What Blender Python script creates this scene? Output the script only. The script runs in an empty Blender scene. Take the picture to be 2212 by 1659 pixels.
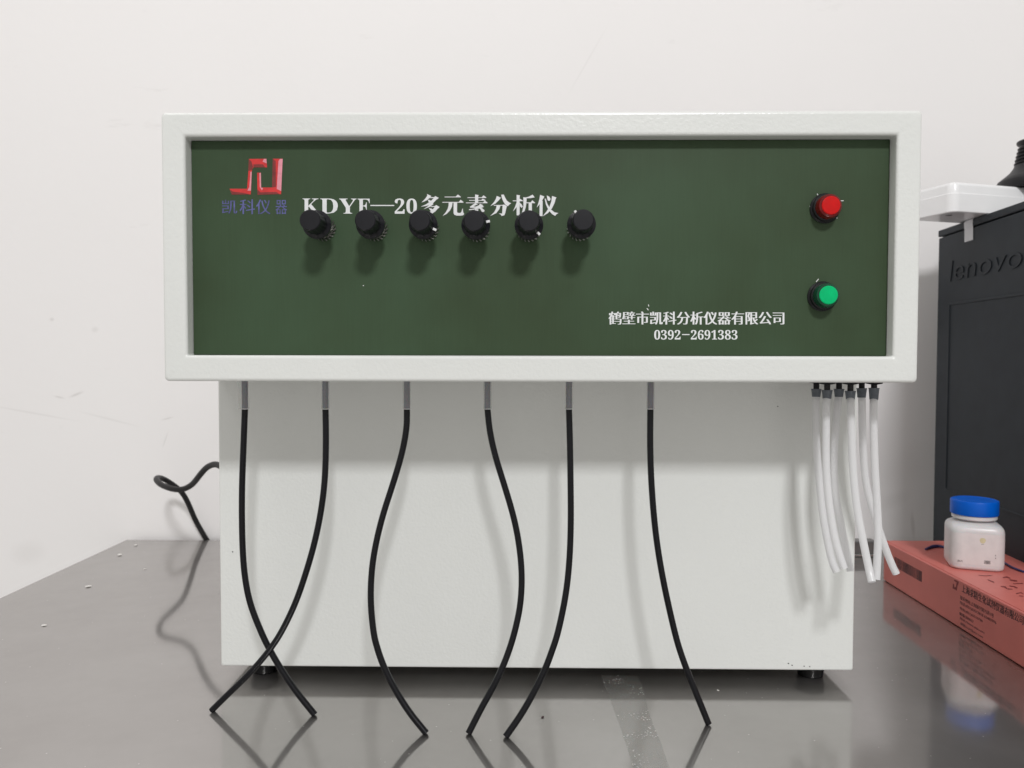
import bpy, bmesh, math, random
from mathutils import Vector, Matrix
from mathutils.geometry import tessellate_polygon
random.seed(7)
S = bpy.context.scene
C = S.collection
R = math.radians

# ------------------------------------------------------------------ camera
EYE = 0.280                     # height of the lens above the bench top (z = 0)
F = 1728.8                      # focal length in units of a picture 2212 wide
YAW, PIT, ROLL = 0.01443, 0.03437, 0.0019
cam = bpy.data.cameras.new('camera'); cam_o = bpy.data.objects.new('camera', cam); C.objects.link(cam_o)
cam.sensor_width = 36; cam.lens = F / 2212 * 36
cam.clip_start = 0.02; cam.clip_end = 50
fwd = Vector((-math.sin(YAW) * math.cos(PIT), math.cos(YAW) * math.cos(PIT), -math.sin(PIT)))
rgt = Vector((math.cos(YAW), math.sin(YAW), 0))
up = rgt.cross(fwd)
c_, s_ = math.cos(ROLL), math.sin(ROLL)
rgt, up = rgt * c_ + up * s_, up * c_ - rgt * s_
M = Matrix((rgt, up, -fwd)).transposed().to_4x4(); M.translation = (0, 0, EYE)
cam_o.matrix_world = M
cam.dof.use_dof = True; cam.dof.focus_distance = 0.60; cam.dof.aperture_fstop = 13
S.camera = cam_o

# ------------------------------------------------------------------ world, lamps, exposure
w = bpy.data.worlds.new("World"); S.world = w; w.use_nodes = True
w.node_tree.nodes['Background'].inputs[0].default_value = (1.0, 0.98, 0.935, 1)
w.node_tree.nodes['Background'].inputs[1].default_value = 0.53
def area(name, loc, target, sx, sy, power, col):
    l = bpy.data.lights.new(name, 'AREA'); l.shape = 'RECTANGLE'; l.size = sx; l.size_y = sy; l.energy = power; l.color = col
    o = bpy.data.objects.new(name, l); C.objects.link(o); o.location = loc
    o.rotation_euler = (Vector(target) - Vector(loc)).to_track_quat('-Z', 'Y').to_euler(); return o
area('ceiling_lamp', (0.60, -2.9, 2.90), (0.1, 0.6, 0.35), 0.56, 0.38, 103, (0.985, 0.99, 1.0))
area('overhead_fill', (-1.3, 0.1, 2.7), (0, 0.9, 0.3), 0.9, 0.9, 14, (1.0, 0.98, 0.97))  # broad overhead fill light, added to soften the shade, not a known fixture
S.view_settings.view_transform = 'Standard'; S.view_settings.look = 'None'
S.view_settings.exposure = 0.0; S.view_settings.gamma = 1.0

# ------------------------------------------------------------------ measuring helpers
def ray(px, py):
    return (rgt * ((px - 1106) / F) - up * ((py - 829.5) / F) + fwd)
def at(px, py, y):              # point on the vertical plane Y = y
    d = ray(px, py); return Vector((0, 0, EYE)) + d * (y / d.y)
def onz(px, py, z=0.0):         # point on the horizontal plane Z = z
    d = ray(px, py); return Vector((0, 0, EYE)) + d * ((z - EYE) / d.z)
def onp(px, py, p0, n):         # point on any plane
    d = ray(px, py); o = Vector((0, 0, EYE)); return o + d * ((p0 - o).dot(n) / d.dot(n))

# ------------------------------------------------------------------ materials
def mat(name, col, rough=0.5, metal=0.0, var=0.0, vscale=30.0, bump=0.0, bscale=400.0, spec=0.5, **kw):
    m = bpy.data.materials.new(name); m.use_nodes = True; nt = m.node_tree; b = nt.nodes['Principled BSDF']
    b.inputs['Base Color'].default_value = (*col, 1); b.inputs['Roughness'].default_value = rough
    b.inputs['Metallic'].default_value = metal; b.inputs['Specular IOR Level'].default_value = spec
    for k, v in kw.items(): b.inputs[k.replace('_', ' ')].default_value = v
    tc = nt.nodes.new('ShaderNodeTexCoord')
    if var:
        n = nt.nodes.new('ShaderNodeTexNoise'); n.inputs['Scale'].default_value = vscale; n.inputs['Detail'].default_value = 5
        nt.links.new(tc.outputs['Object'], n.inputs['Vector'])
        r = nt.nodes.new('ShaderNodeMapRange'); r.inputs[1].default_value = .3; r.inputs[2].default_value = .7
        r.inputs[3].default_value = 1 - var; r.inputs[4].default_value = 1 + var
        nt.links.new(n.outputs['Fac'], r.inputs[0])
        h = nt.nodes.new('ShaderNodeVectorMath'); h.operation = 'SCALE'; h.inputs[0].default_value = col
        nt.links.new(r.outputs[0], h.inputs['Scale']); nt.links.new(h.outputs[0], b.inputs['Base Color'])
    if bump:
        n = nt.nodes.new('ShaderNodeTexNoise'); n.inputs['Scale'].default_value = bscale; n.inputs['Detail'].default_value = 1.5
        nt.links.new(tc.outputs['Object'], n.inputs['Vector'])
        p = nt.nodes.new('ShaderNodeBump'); p.inputs['Distance'].default_value = bump; p.inputs['Strength'].default_value = 1
        nt.links.new(n.outputs['Fac'], p.inputs['Height']); nt.links.new(p.outputs[0], b.inputs['Normal'])
    return m

M_paint = mat('cream_powder_coat', (0.712, 0.722, 0.702), 0.27, var=.015, vscale=6, bump=.0002, bscale=420)
M_black = mat('black_plastic', (0.012, 0.012, 0.014), 0.42, var=.2, vscale=90, bump=.00002, bscale=900, spec=.3)
M_knob = mat('black_knob_plastic', (0.009, 0.009, 0.012), 0.36, var=.2, vscale=120, spec=.3)
M_hose = mat('black_rubber_hose', (0.004, 0.004, 0.006), 0.25, var=.2, vscale=60, spec=.3)
M_cord = mat('black_cord', (0.012, 0.011, 0.012), 0.5, var=.2, vscale=60, spec=.3)
M_foot = mat('black_foot_rubber', (0.005, 0.005, 0.006), 0.2, var=.2, vscale=60, spec=.3)
M_washer = mat('oxidised_washer_steel', (0.22, 0.22, 0.21), 0.4, metal=1, var=.2, vscale=600)
M_steel = mat('nickel_steel', (0.62, 0.61, 0.58), 0.25, metal=1, var=.08, vscale=300)
M_white_print = mat('white_print', (0.76, 0.77, 0.78), 0.45, var=.03, vscale=200)
M_halo = mat('grey_print_edge', (0.13, 0.12, 0.115), 0.5, var=.06, vscale=200)
M_red_print = mat('red_print', (0.58, 0.025, 0.025), 0.45, var=.15, vscale=250)
M_dred_print = mat('dark_red_print', (0.20, 0.022, 0.02), 0.45, var=.2, vscale=250)
M_pink_print = mat('pink_print', (0.72, 0.27, 0.33), 0.45, var=.1, vscale=250)
M_blue_print = mat('blue_print', (0.085, 0.09, 0.25), 0.5, var=.45, vscale=160)
M_white_mark = mat('white_mark', (0.8, 0.8, 0.8), 0.4, var=.03, vscale=100)
M_collar = mat('grey_rubber_collar', (0.10, 0.115, 0.135), 0.35, var=.15, vscale=500)
M_core = mat('slate_hose_core', (0.11, 0.115, 0.145), 0.35, var=.1, vscale=200)
M_tower = mat('slate_black_steel', (0.021, 0.026, 0.032), 0.55, var=.1, vscale=50, bump=.00006, bscale=900, spec=.22)
M_hub = mat('white_glossy_plastic', (0.86, 0.86, 0.87), 0.22, var=.02, vscale=30)
M_bottle = mat('white_bottle_plastic', (0.72, 0.705, 0.71), 0.33, var=.02, vscale=60, Subsurface_Weight=0.15, Subsurface_Scale=0.004)
M_label = mat('bottle_label_paper', (0.75, 0.715, 0.71), 0.55, var=.05, vscale=90)
M_cap = mat('blue_cap_plastic', (0.0, 0.115, 0.62), 0.4, var=.06, vscale=60, spec=.25)
M_carton = mat('salmon_carton', (0.68, 0.19, 0.162), 0.42, var=.06, vscale=25, bump=.00004, bscale=300)
M_ink = mat('dark_ink', (0.045, 0.018, 0.022), 0.5, var=.3, vscale=300)
M_ink2 = mat('red_ink', (0.22, 0.03, 0.03), 0.5, var=.3, vscale=300)
M_bluewire = mat('dark_blue_plastic', (0.035, 0.045, 0.16), 0.4, var=.2, vscale=100)
M_yellow = mat('yellow_print', (0.66, 0.60, 0.38), 0.6, var=.1, vscale=100)
M_tape = mat('white_tape', (0.66, 0.66, 0.68), 0.5, var=.03, vscale=100)
M_flake = mat('white_plaster_flake', (0.75, 0.73, 0.70), 0.8, var=.1, vscale=500, bump=.0002, bscale=900)
M_redlens = mat('red_lens', (0.56, 0.006, 0.006), 0.35, spec=.2, var=.08, vscale=150, Subsurface_Weight=0.1, Subsurface_Scale=0.002)
M_redside = mat('red_lens_side', (0.13, 0.003, 0.004), 0.12, var=.3, vscale=150)
M_greenlens = mat('green_lens', (0.0, 0.48, 0.165), 0.35, spec=.15, var=.08, vscale=150)
M_greenside = mat('green_lens_side', (0.003, 0.05, 0.024), 0.12, var=.3, vscale=150)
M_darksteel = mat('dull_steel', (0.20, 0.195, 0.19), 0.35, metal=.6, var=.15, vscale=60)

# translucent tubing: milky plastic that lets some of what is behind through
def translucent(name, col, alpha, rough=.25):
    m = mat(name, col, rough, var=.03, vscale=80); b = m.node_tree.nodes['Principled BSDF']
    b.inputs['Alpha'].default_value = alpha; b.inputs['Subsurface Weight'].default_value = .3; b.inputs['Subsurface Scale'].default_value = .003
    return m
def milky():
    m = bpy.data.materials.new('milky_tubing'); m.use_nodes = True; nt = m.node_tree; nt.nodes.clear(); N = nt.nodes.new; L = nt.links.new
    d = N('ShaderNodeBsdfDiffuse'); t = N('ShaderNodeBsdfTranslucent'); tr = N('ShaderNodeBsdfTransparent'); g = N('ShaderNodeBsdfGlossy')
    tc = N('ShaderNodeTexCoord'); n = N('ShaderNodeTexNoise'); n.inputs['Scale'].default_value = 60; L(tc.outputs['Object'], n.inputs['Vector'])
    cr = N('ShaderNodeValToRGB'); L(n.outputs['Fac'], cr.inputs[0]); cr.color_ramp.elements[0].color = (.95, .95, .96, 1); cr.color_ramp.elements[1].color = (.95, .95, .96, 1)
    L(cr.outputs[0], d.inputs[0]); L(cr.outputs[0], t.inputs[0]); tr.inputs[0].default_value = (.95, .95, .95, 1); g.inputs['Roughness'].default_value = .25
    def mix(f, a, b): x = N('ShaderNodeMixShader'); x.inputs[0].default_value = f; L(a.outputs[0], x.inputs[1]); L(b.outputs[0], x.inputs[2]); return x
    a = mix(.35, d, t); b = mix(.22, a, tr); c = mix(.04, b, g); o = N('ShaderNodeOutputMaterial'); L(c.outputs[0], o.inputs[0]); return m
M_milky = milky()
M_clear = translucent('clear_sleeve', (0.74, 0.74, 0.73), .2, .12)
def film_material():
    m = translucent('clear_film', (0.36, 0.36, 0.34), .2, .3); nt = m.node_tree; b = nt.nodes['Principled BSDF']; L = nt.links.new
    tc = nt.nodes.new('ShaderNodeTexCoord'); v = nt.nodes.new('ShaderNodeTexVoronoi'); v.inputs['Scale'].default_value = 420; L(tc.outputs['Object'], v.inputs['Vector'])
    n = nt.nodes.new('ShaderNodeTexNoise'); n.inputs['Scale'].default_value = 45; L(tc.outputs['Object'], n.inputs['Vector'])
    r = nt.nodes.new('ShaderNodeMapRange'); r.inputs[1].default_value = .12; r.inputs[2].default_value = .42; r.inputs[3].default_value = 1; r.inputs[4].default_value = 0; L(v.outputs['Distance'], r.inputs[0])
    r2 = nt.nodes.new('ShaderNodeMapRange'); r2.inputs[1].default_value = .45; r2.inputs[2].default_value = .62; L(n.outputs['Fac'], r2.inputs[0])
    mu = nt.nodes.new('ShaderNodeMath'); mu.operation = 'MULTIPLY'; L(r.outputs[0], mu.inputs[0]); L(r2.outputs[0], mu.inputs[1])
    ma = nt.nodes.new('ShaderNodeMath'); ma.operation = 'MULTIPLY_ADD'; L(mu.outputs[0], ma.inputs[0]); ma.inputs[1].default_value = .7; ma.inputs[2].default_value = .17; L(ma.outputs[0], b.inputs['Alpha'])
    cm = nt.nodes.new('ShaderNodeMix'); cm.data_type = 'RGBA'; L(mu.outputs[0], cm.inputs['Factor']); cm.inputs['A'].default_value = (.26, .26, .24, 1); cm.inputs['B'].default_value = (.8, .8, .78, 1); L(cm.outputs['Result'], b.inputs['Base Color'])
    return m
M_film = film_material()

# green anodised front panel: mottled, with a faint brushed grain
def panel_material():
    m = bpy.data.materials.new('green_panel'); m.use_nodes = True; nt = m.node_tree; b = nt.nodes['Principled BSDF']; L = nt.links.new
    tc = nt.nodes.new('ShaderNodeTexCoord')
    n1 = nt.nodes.new('ShaderNodeTexNoise'); n1.inputs['Scale'].default_value = 9; n1.inputs['Detail'].default_value = 4
    L(tc.outputs['Object'], n1.inputs['Vector'])
    cr = nt.nodes.new('ShaderNodeValToRGB'); L(n1.outputs['Fac'], cr.inputs[0])
    cr.color_ramp.elements[0].position = .3; cr.color_ramp.elements[0].color = (0.036, 0.057, 0.027, 1)
    cr.color_ramp.elements[1].position = .7; cr.color_ramp.elements[1].color = (0.047, 0.082, 0.044, 1)
    mp = nt.nodes.new('ShaderNodeMapping'); mp.inputs['Scale'].default_value = (900, 1, 40); L(tc.outputs['Object'], mp.inputs[0])
    n2 = nt.nodes.new('ShaderNodeTexNoise'); n2.inputs['Scale'].default_value = 1; L(mp.outputs[0], n2.inputs['Vector'])
    r = nt.nodes.new('ShaderNodeMapRange'); r.inputs[3].default_value = .93; r.inputs[4].default_value = 1.07; L(n2.outputs['Fac'], r.inputs[0])
    v = nt.nodes.new('ShaderNodeVectorMath'); v.operation = 'SCALE'; L(cr.outputs[0], v.inputs[0]); L(r.outputs[0], v.inputs['Scale'])
    L(v.outputs[0], b.inputs['Base Color']); b.inputs['Roughness'].default_value = .42; b.inputs['Specular IOR Level'].default_value = .2
    bp = nt.nodes.new('ShaderNodeBump'); bp.inputs['Distance'].default_value = .00002; L(n2.outputs['Fac'], bp.inputs['Height']); L(bp.outputs[0], b.inputs['Normal'])
    return m
M_panel = panel_material()

# stainless bench top: soft mirror with a grain running away from the viewer and smeared patches
def bench_material():
    m = bpy.data.materials.new('stainless_sheet'); m.use_nodes = True; nt = m.node_tree; b = nt.nodes['Principled BSDF']; L = nt.links.new
    b.inputs['Metallic'].default_value = 1
    tc = nt.nodes.new('ShaderNodeTexCoord')
    mp = nt.nodes.new('ShaderNodeMapping'); mp.inputs['Scale'].default_value = (700, 9, 1); L(tc.outputs['Object'], mp.inputs[0])
    n2 = nt.nodes.new('ShaderNodeTexNoise'); n2.inputs['Scale'].default_value = 1; n2.inputs['Detail'].default_value = 3; L(mp.outputs[0], n2.inputs['Vector'])
    n1 = nt.nodes.new('ShaderNodeTexNoise'); n1.inputs['Scale'].default_value = 5; n1.inputs['Detail'].default_value = 5; L(tc.outputs['Object'], n1.inputs['Vector'])
    r = nt.nodes.new('ShaderNodeMapRange'); r.inputs[1].default_value = .3; r.inputs[2].default_value = .75; r.inputs[3].default_value = .045; r.inputs[4].default_value = .085; L(n1.outputs['Fac'], r.inputs[0])
    st = nt.nodes.new('ShaderNodeMath'); st.operation = 'MULTIPLY_ADD'; L(n2.outputs['Fac'], st.inputs[0]); st.inputs[1].default_value = .04; L(r.outputs[0], st.inputs[2]); L(st.outputs[0], b.inputs['Roughness'])
    vo = nt.nodes.new('ShaderNodeTexVoronoi'); vo.inputs['Scale'].default_value = 75; L(tc.outputs['Object'], vo.inputs['Vector'])
    sp = nt.nodes.new('ShaderNodeMapRange'); sp.inputs[1].default_value = .018; sp.inputs[2].default_value = .05; sp.inputs[3].default_value = 0; sp.inputs[4].default_value = 1; L(vo.outputs['Distance'], sp.inputs[0]); L(sp.outputs[0], b.inputs['Metallic'])
    cr = nt.nodes.new('ShaderNodeValToRGB'); L(n1.outputs['Fac'], cr.inputs[0])
    cr.color_ramp.elements[0].position = .25; cr.color_ramp.elements[0].color = (0.47, 0.452, 0.437, 1)
    cr.color_ramp.elements[1].position = .75; cr.color_ramp.elements[1].color = (0.56, 0.545, 0.532, 1)
    L(cr.outputs[0], b.inputs['Base Color'])
    bp = nt.nodes.new('ShaderNodeBump'); bp.inputs['Distance'].default_value = .000006; L(n2.outputs['Fac'], bp.inputs['Height']); L(bp.outputs[0], b.inputs['Normal'])
    gl = nt.nodes.new('ShaderNodeBsdfAnisotropic'); gl.inputs['Roughness'].default_value = .5; L(cr.outputs[0], gl.inputs['Color'])
    ms = nt.nodes.new('ShaderNodeMixShader'); out = nt.nodes['Material Output']
    wr = nt.nodes.new('ShaderNodeMapRange'); wr.inputs[1].default_value = .3; wr.inputs[2].default_value = .7; wr.inputs[3].default_value = .30; wr.inputs[4].default_value = .46; L(n1.outputs['Fac'], wr.inputs[0]); L(wr.outputs[0], ms.inputs[0])
    L(b.outputs[0], ms.inputs[1]); L(gl.outputs[0], ms.inputs[2]); L(ms.outputs[0], out.inputs['Surface'])
    return m
M_bench = bench_material()

# painted wall, slightly uneven, with faint dirty smudges
def wall_material():
    m = bpy.data.materials.new('wall_paint'); m.use_nodes = True; nt = m.node_tree; b = nt.nodes['Principled BSDF']; L = nt.links.new
    tc = nt.nodes.new('ShaderNodeTexCoord')
    n1 = nt.nodes.new('ShaderNodeTexNoise'); n1.inputs['Scale'].default_value = 1.6; n1.inputs['Detail'].default_value = 4; L(tc.outputs['Object'], n1.inputs['Vector'])
    cr = nt.nodes.new('ShaderNodeValToRGB'); L(n1.outputs['Fac'], cr.inputs[0])
    cr.color_ramp.elements[0].position = .25; cr.color_ramp.elements[0].color = (0.80, 0.778, 0.775, 1)
    cr.color_ramp.elements[1].position = .75; cr.color_ramp.elements[1].color = (0.83, 0.81, 0.806, 1)
    mp = nt.nodes.new('ShaderNodeMapping'); mp.inputs['Scale'].default_value = (3.0, 1, 11); mp.inputs['Rotation'].default_value = (0, R(14), 0); L(tc.outputs['Object'], mp.inputs[0])
    n3 = nt.nodes.new('ShaderNodeTexNoise'); n3.inputs['Scale'].default_value = 2.2; n3.inputs['Detail'].default_value = 7; n3.inputs['Roughness'].default_value = .62; L(mp.outputs[0], n3.inputs['Vector'])
    r = nt.nodes.new('ShaderNodeMapRange'); r.inputs[1].default_value = .66; r.inputs[2].default_value = .78; r.inputs[3].default_value = 0; r.inputs[4].default_value = .28; L(n3.outputs['Fac'], r.inputs[0])
    mx = nt.nodes.new('ShaderNodeMix'); mx.data_type = 'RGBA'; L(r.outputs[0], mx.inputs['Factor']); L(cr.outputs[0], mx.inputs['A']); mx.inputs['B'].default_value = (.50, .47, .46, 1)
    last = mx.outputs['Result']; YWm = onz(274, 1165.6).y + .012
    for px, py, hw, hh, ang, k in ((165, 852, .012, .0022, 22, .45), (128, 858, .009, .0016, -12, .4), (362, 904, .010, .0014, 15, .4), (112, 690, .004, .003, 0, .35), (205, 712, .006, .005, 10, .22), (70, 892, .07, .0018, -10, .18), (235, 905, .05, .0020, -14, .16),
                                (357, 950, .0012, .014, -20, .3), (1955, 1010, .05, .03, 30, .10), (1972, 1135, .0035, .022, 5, .4), (1930, 1080, .03, .012, 25, .14), (352, 350, .0012, .09, 0, .12), (60, 1195, .03, .02, 10, .14), (1270, 130, .06, .0015, 60, .12)):
        c0 = at(px, py, YWm); q = nt.nodes.new('ShaderNodeMapping'); q.vector_type = 'TEXTURE'; q.inputs['Location'].default_value = c0; q.inputs['Rotation'].default_value = (0, -R(ang), 0); q.inputs['Scale'].default_value = (hw, 1, hh)
        L(tc.outputs['Object'], q.inputs[0]); ln = nt.nodes.new('ShaderNodeVectorMath'); ln.operation = 'LENGTH'; L(q.outputs[0], ln.inputs[0])
        rr = nt.nodes.new('ShaderNodeMapRange'); rr.interpolation_type = 'SMOOTHSTEP'; rr.inputs[1].default_value = .2; rr.inputs[2].default_value = 1.3; rr.inputs[3].default_value = k * .7; rr.inputs[4].default_value = 0; L(ln.outputs['Value'], rr.inputs[0])
        m2 = nt.nodes.new('ShaderNodeMix'); m2.data_type = 'RGBA'; L(rr.outputs[0], m2.inputs['Factor']); L(last, m2.inputs['A']); m2.inputs['B'].default_value = (.36, .33, .31, 1); last = m2.outputs['Result']
    L(last, b.inputs['Base Color']); b.inputs['Roughness'].default_value = .75
    n2 = nt.nodes.new('ShaderNodeTexNoise'); n2.inputs['Scale'].default_value = 60; n2.inputs['Detail'].default_value = 3; L(tc.outputs['Object'], n2.inputs['Vector'])
    bp = nt.nodes.new('ShaderNodeBump'); bp.inputs['Distance'].default_value = .0008; bp.inputs['Strength'].default_value = .35; L(n2.outputs['Fac'], bp.inputs['Height']); L(bp.outputs[0], b.inputs['Normal'])
    return m
M_wall = wall_material()

# ------------------------------------------------------------------ object helpers
def obj(name, bm, m, parent=None, sharp=32, loc=None):
    me = bpy.data.meshes.new(name)
    if isinstance(bm, tuple): me.from_pydata(bm[0], [], bm[1])
    else: bm.to_mesh(me); bm.free()
    for mm in (m if isinstance(m, list) else [m]): me.materials.append(mm)
    me.polygons.foreach_set('use_smooth', [True] * len(me.polygons)); me.set_sharp_from_angle(angle=R(sharp))
    for p in me.polygons:
        if p.area > 2e-4: p.use_smooth = False
    o = bpy.data.objects.new(name, me); C.objects.link(o)
    if loc is not None: o.location = loc
    if parent: o.parent = parent
    return o
def thing(name, label, cat, loc=(0, 0, 0), group=None, rz=0):
    o = bpy.data.objects.new(name, None); C.objects.link(o); o.location = loc; o.rotation_euler = (0, 0, rz); o.empty_display_size = .02
    o['label'] = label; o['category'] = cat
    if group: o['group'] = group
    return o
def tag(o, label, cat, group=None):
    o['label'] = label; o['category'] = cat
    if group: o['group'] = group
    return o
def fix(bm): bmesh.ops.recalc_face_normals(bm, faces=bm.faces[:]); return bm
def box(x0, x1, y0, y1, z0, z1, bev=0, seg=2, bm=None):
    b = bmesh.new()
    vs = [b.verts.new((x, y, z)) for x in (x0, x1) for y in (y0, y1) for z in (z0, z1)]
    for f in ((0, 1, 3, 2), (4, 6, 7, 5), (0, 4, 5, 1), (2, 3, 7, 6), (0, 2, 6, 4), (1, 5, 7, 3)): b.faces.new([vs[i] for i in f])
    fix(b)
    if bev: bmesh.ops.bevel(b, geom=b.edges[:], offset=bev, segments=seg, profile=.5, affect='EDGES')
    if bm is None: return b
    me = bpy.data.meshes.new('tmp'); b.to_mesh(me); b.free(); bm.from_mesh(me); bpy.data.meshes.remove(me); return bm
def lathe(prof, seg=48, axis='Z', wob=None, bm=None):
    """prof: list of (radius, height); closed with caps where radius is 0"""
    bm = bm or bmesh.new(); rows = []
    for i, (r, h) in enumerate(prof):
        if r <= 1e-7: rows.append([bm.verts.new((0, 0, h))])
        else:
            row = []
            for k in range(seg):
                a = 2 * math.pi * k / seg; rr = r * (wob(k, i) if wob else 1)
                row.append(bm.verts.new((rr * math.cos(a), rr * math.sin(a), h)))
            rows.append(row)
    for a, b in zip(rows, rows[1:]):
        for k in range(seg):
            k2 = (k + 1) % seg
            if len(a) == 1 and len(b) == 1: continue
            if len(a) == 1: bm.faces.new((a[0], b[k], b[k2]))
            elif len(b) == 1: bm.faces.new((a[k], a[k2], b[0]))
            else: bm.faces.new((a[k], a[k2], b[k2], b[k]))
    if axis == '-Y':   # height grows towards the viewer
        bmesh.ops.rotate(bm, verts=bm.verts[:], cent=(0, 0, 0), matrix=Matrix.Rotation(R(90), 3, 'X'))
    return fix(bm)
def smoothpath(pts, n=10):
    out = []; P = [pts[0] * 2 - pts[1]] + list(pts) + [pts[-1] * 2 - pts[-2]]
    for i in range(1, len(P) - 2):
        p0, p1, p2, p3 = P[i - 1:i + 3]
        for k in range(n):
            t = k / n
            out.append(.5 * ((2 * p1) + (p2 - p0) * t + (2 * p0 - 5 * p1 + 4 * p2 - p3) * t * t + (3 * p1 - p0 - 3 * p2 + p3) * t ** 3))
    out.append(pts[-1].copy())
    for _ in range(6):
        q = [out[0]] + [(out[i - 1] + out[i] * 2 + out[i + 1]) / 4 for i in range(1, len(out) - 1)] + [out[-1]]; out = q
    return out
def tube(path, r, seg=14, inner=None, bm=None, wig=0):
    bm = bm or bmesh.new(); rings = []; n = Vector((0, -1, 0)); N = len(path)
    for i, p in enumerate(path):
        t = (path[min(i + 1, N - 1)] - path[max(i - 1, 0)]).normalized()
        n = (n - t * n.dot(t)).normalized(); b = t.cross(n)
        rad = r(i / (N - 1)) if callable(r) else r
        rings.append(([bm.verts.new(p + (n * math.cos(a) + b * math.sin(a)) * rad) for a in [2 * math.pi * k / seg for k in range(seg)]], p, n.copy(), b, t))
    for a, b in zip(rings, rings[1:]):
        for k in range(seg): bm.faces.new((a[0][k], a[0][(k + 1) % seg], b[0][(k + 1) % seg], b[0][k]))
    for e, sgn in ((rings[0], 1), (rings[-1], -1)):
        if inner:
            ri = [bm.verts.new(e[1] + (e[2] * math.cos(a) + e[3] * math.sin(a)) * inner) for a in [2 * math.pi * k / seg for k in range(seg)]]
            rj = [bm.verts.new(e[1] + e[4] * sgn * .006 + (e[2] * math.cos(a) + e[3] * math.sin(a)) * inner) for a in [2 * math.pi * k / seg for k in range(seg)]]
            for k in range(seg):
                bm.faces.new((e[0][k], e[0][(k + 1) % seg], ri[(k + 1) % seg], ri[k])); bm.faces.new((ri[k], ri[(k + 1) % seg], rj[(k + 1) % seg], rj[k]))
            bm.faces.new(rj)
        else: bm.faces.new(e[0])
    return fix(bm)
def rring(x0, x1, z0, z1, y, r, seg=5):
    """rounded rectangle loop in the plane Y = y"""
    out = []; r = max(r, 1e-5)
    for cx, cz, a0 in ((x1 - r, z1 - r, 0), (x0 + r, z1 - r, 90), (x0 + r, z0 + r, 180), (x1 - r, z0 + r, 270)):
        for k in range(seg + 1):
            a = R(a0 + 90 * k / seg); out.append((cx + r * math.cos(a), y, cz + r * math.sin(a)))
    return out
def loft(rings, cap0=True, cap1=True, bm=None):
    bm = bm or bmesh.new(); V = [[bm.verts.new(p) for p in r] for r in rings]; n = len(V[0])
    for a, b in zip(V, V[1:]):
        for k in range(n): bm.faces.new((a[k], a[(k + 1) % n], b[(k + 1) % n], b[k]))
    if cap0: bm.faces.new(V[0])
    if cap1: bm.faces.new(V[-1])
    return fix(bm)
def flatpoly(polys, mp, step=1.2e-5, lift=0.0):
    """polys in picture coordinates -> thin print on a surface; mp(px,py,lift) gives the point"""
    bm = bmesh.new()
    for i, p in enumerate(polys):
        vv = [bm.verts.new(mp(q[0], q[1], lift + i * step)) for q in p]
        for t in tessellate_polygon([[Vector((q[0], q[1], 0)) for q in p]]):
            try: bm.faces.new([vv[k] for k in t])
            except ValueError: pass
    return bm
def glyphs(body, u0, u1, v0, v1, place, off=0.0, heavy=0, hx=.02, lift=0.0, shear=0, bm=None):
    """lettering as flat geometry stretched into the box u0..u1, v0..v1; place(u, v, lift) -> 3D"""
    cu = bpy.data.curves.new('tmp', 'FONT'); cu.body = body; cu.size = 1; cu.offset = off; cu.resolution_u = 3
    o = bpy.data.objects.new('tmp', cu); C.objects.link(o); bpy.context.view_layer.update()
    me = bpy.data.meshes.new_from_object(o.evaluated_get(bpy.context.evaluated_depsgraph_get()))
    bpy.data.objects.remove(o); bpy.data.curves.remove(cu)
    vs = [v.co.copy() for v in me.vertices]; fs = [list(p.vertices) for p in me.polygons]; bpy.data.meshes.remove(me)
    for v in vs: v.x += v.y * shear
    xs = [v.x for v in vs]; ys = [v.y for v in vs]; a, b, c, d = min(xs), max(xs), min(ys), max(ys)
    shifts = [(k - heavy / 2) * hx for k in range(heavy + 1)]
    a += shifts[0]; b += shifts[-1]
    bm = bm or bmesh.new()
    for k, sx in enumerate(shifts):
        vv = [bm.verts.new(place(u0 + (v.x + sx - a) / (b - a) * (u1 - u0), v0 + (v.y - c) / (d - c) * (v1 - v0), lift + k * 8e-6)) for v in vs]
        for f in fs:
            try: bm.faces.new([vv[i] for i in f])
            except ValueError: pass
    return bm

# ------------------------------------------------------------------ the setting: wall and bench
YB = onz(274, 1165.6).y; YW = YB + 0.012
wl = obj('wall', box(-2.6, 2.6, YW, YW + .1, -.85, 2.6), M_wall); wl['kind'] = 'structure'

XL = (onz(274, 1165.6).x + onz(0, 1291).x) / 2
bench = thing('steel_bench', 'wide brushed stainless steel bench top carrying everything in front of the wall', 'table', (0, 0, 0))
obj('bench_top', box(XL, 1.5, -.75, YB, -.045, 0, .0012, 2), M_bench, bench)

# ------------------------------------------------------------------ the analyser
Y0 = .575; YP = .586; YL = .677; YK = .93
xl, xr, zt, zb, zl = -.26016, .28142, EYE + .17422, EYE - .01823, EYE - .26701
ix0, ix1, iz0, iz1 = at(401, 500, Y0).x, at(1935, 500, Y0).x, at(1200, 768.5, Y0).z, at(1200, 293, Y0).z
an = thing('analyzer', 'cream box-shaped laboratory analyzer with dark green knob panel and hanging hoses', 'analyzer', (0, YL, 0))
def part(o): o.parent = an; o.matrix_parent_inverse = Matrix.Translation((0, -YL, 0)); return o

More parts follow.
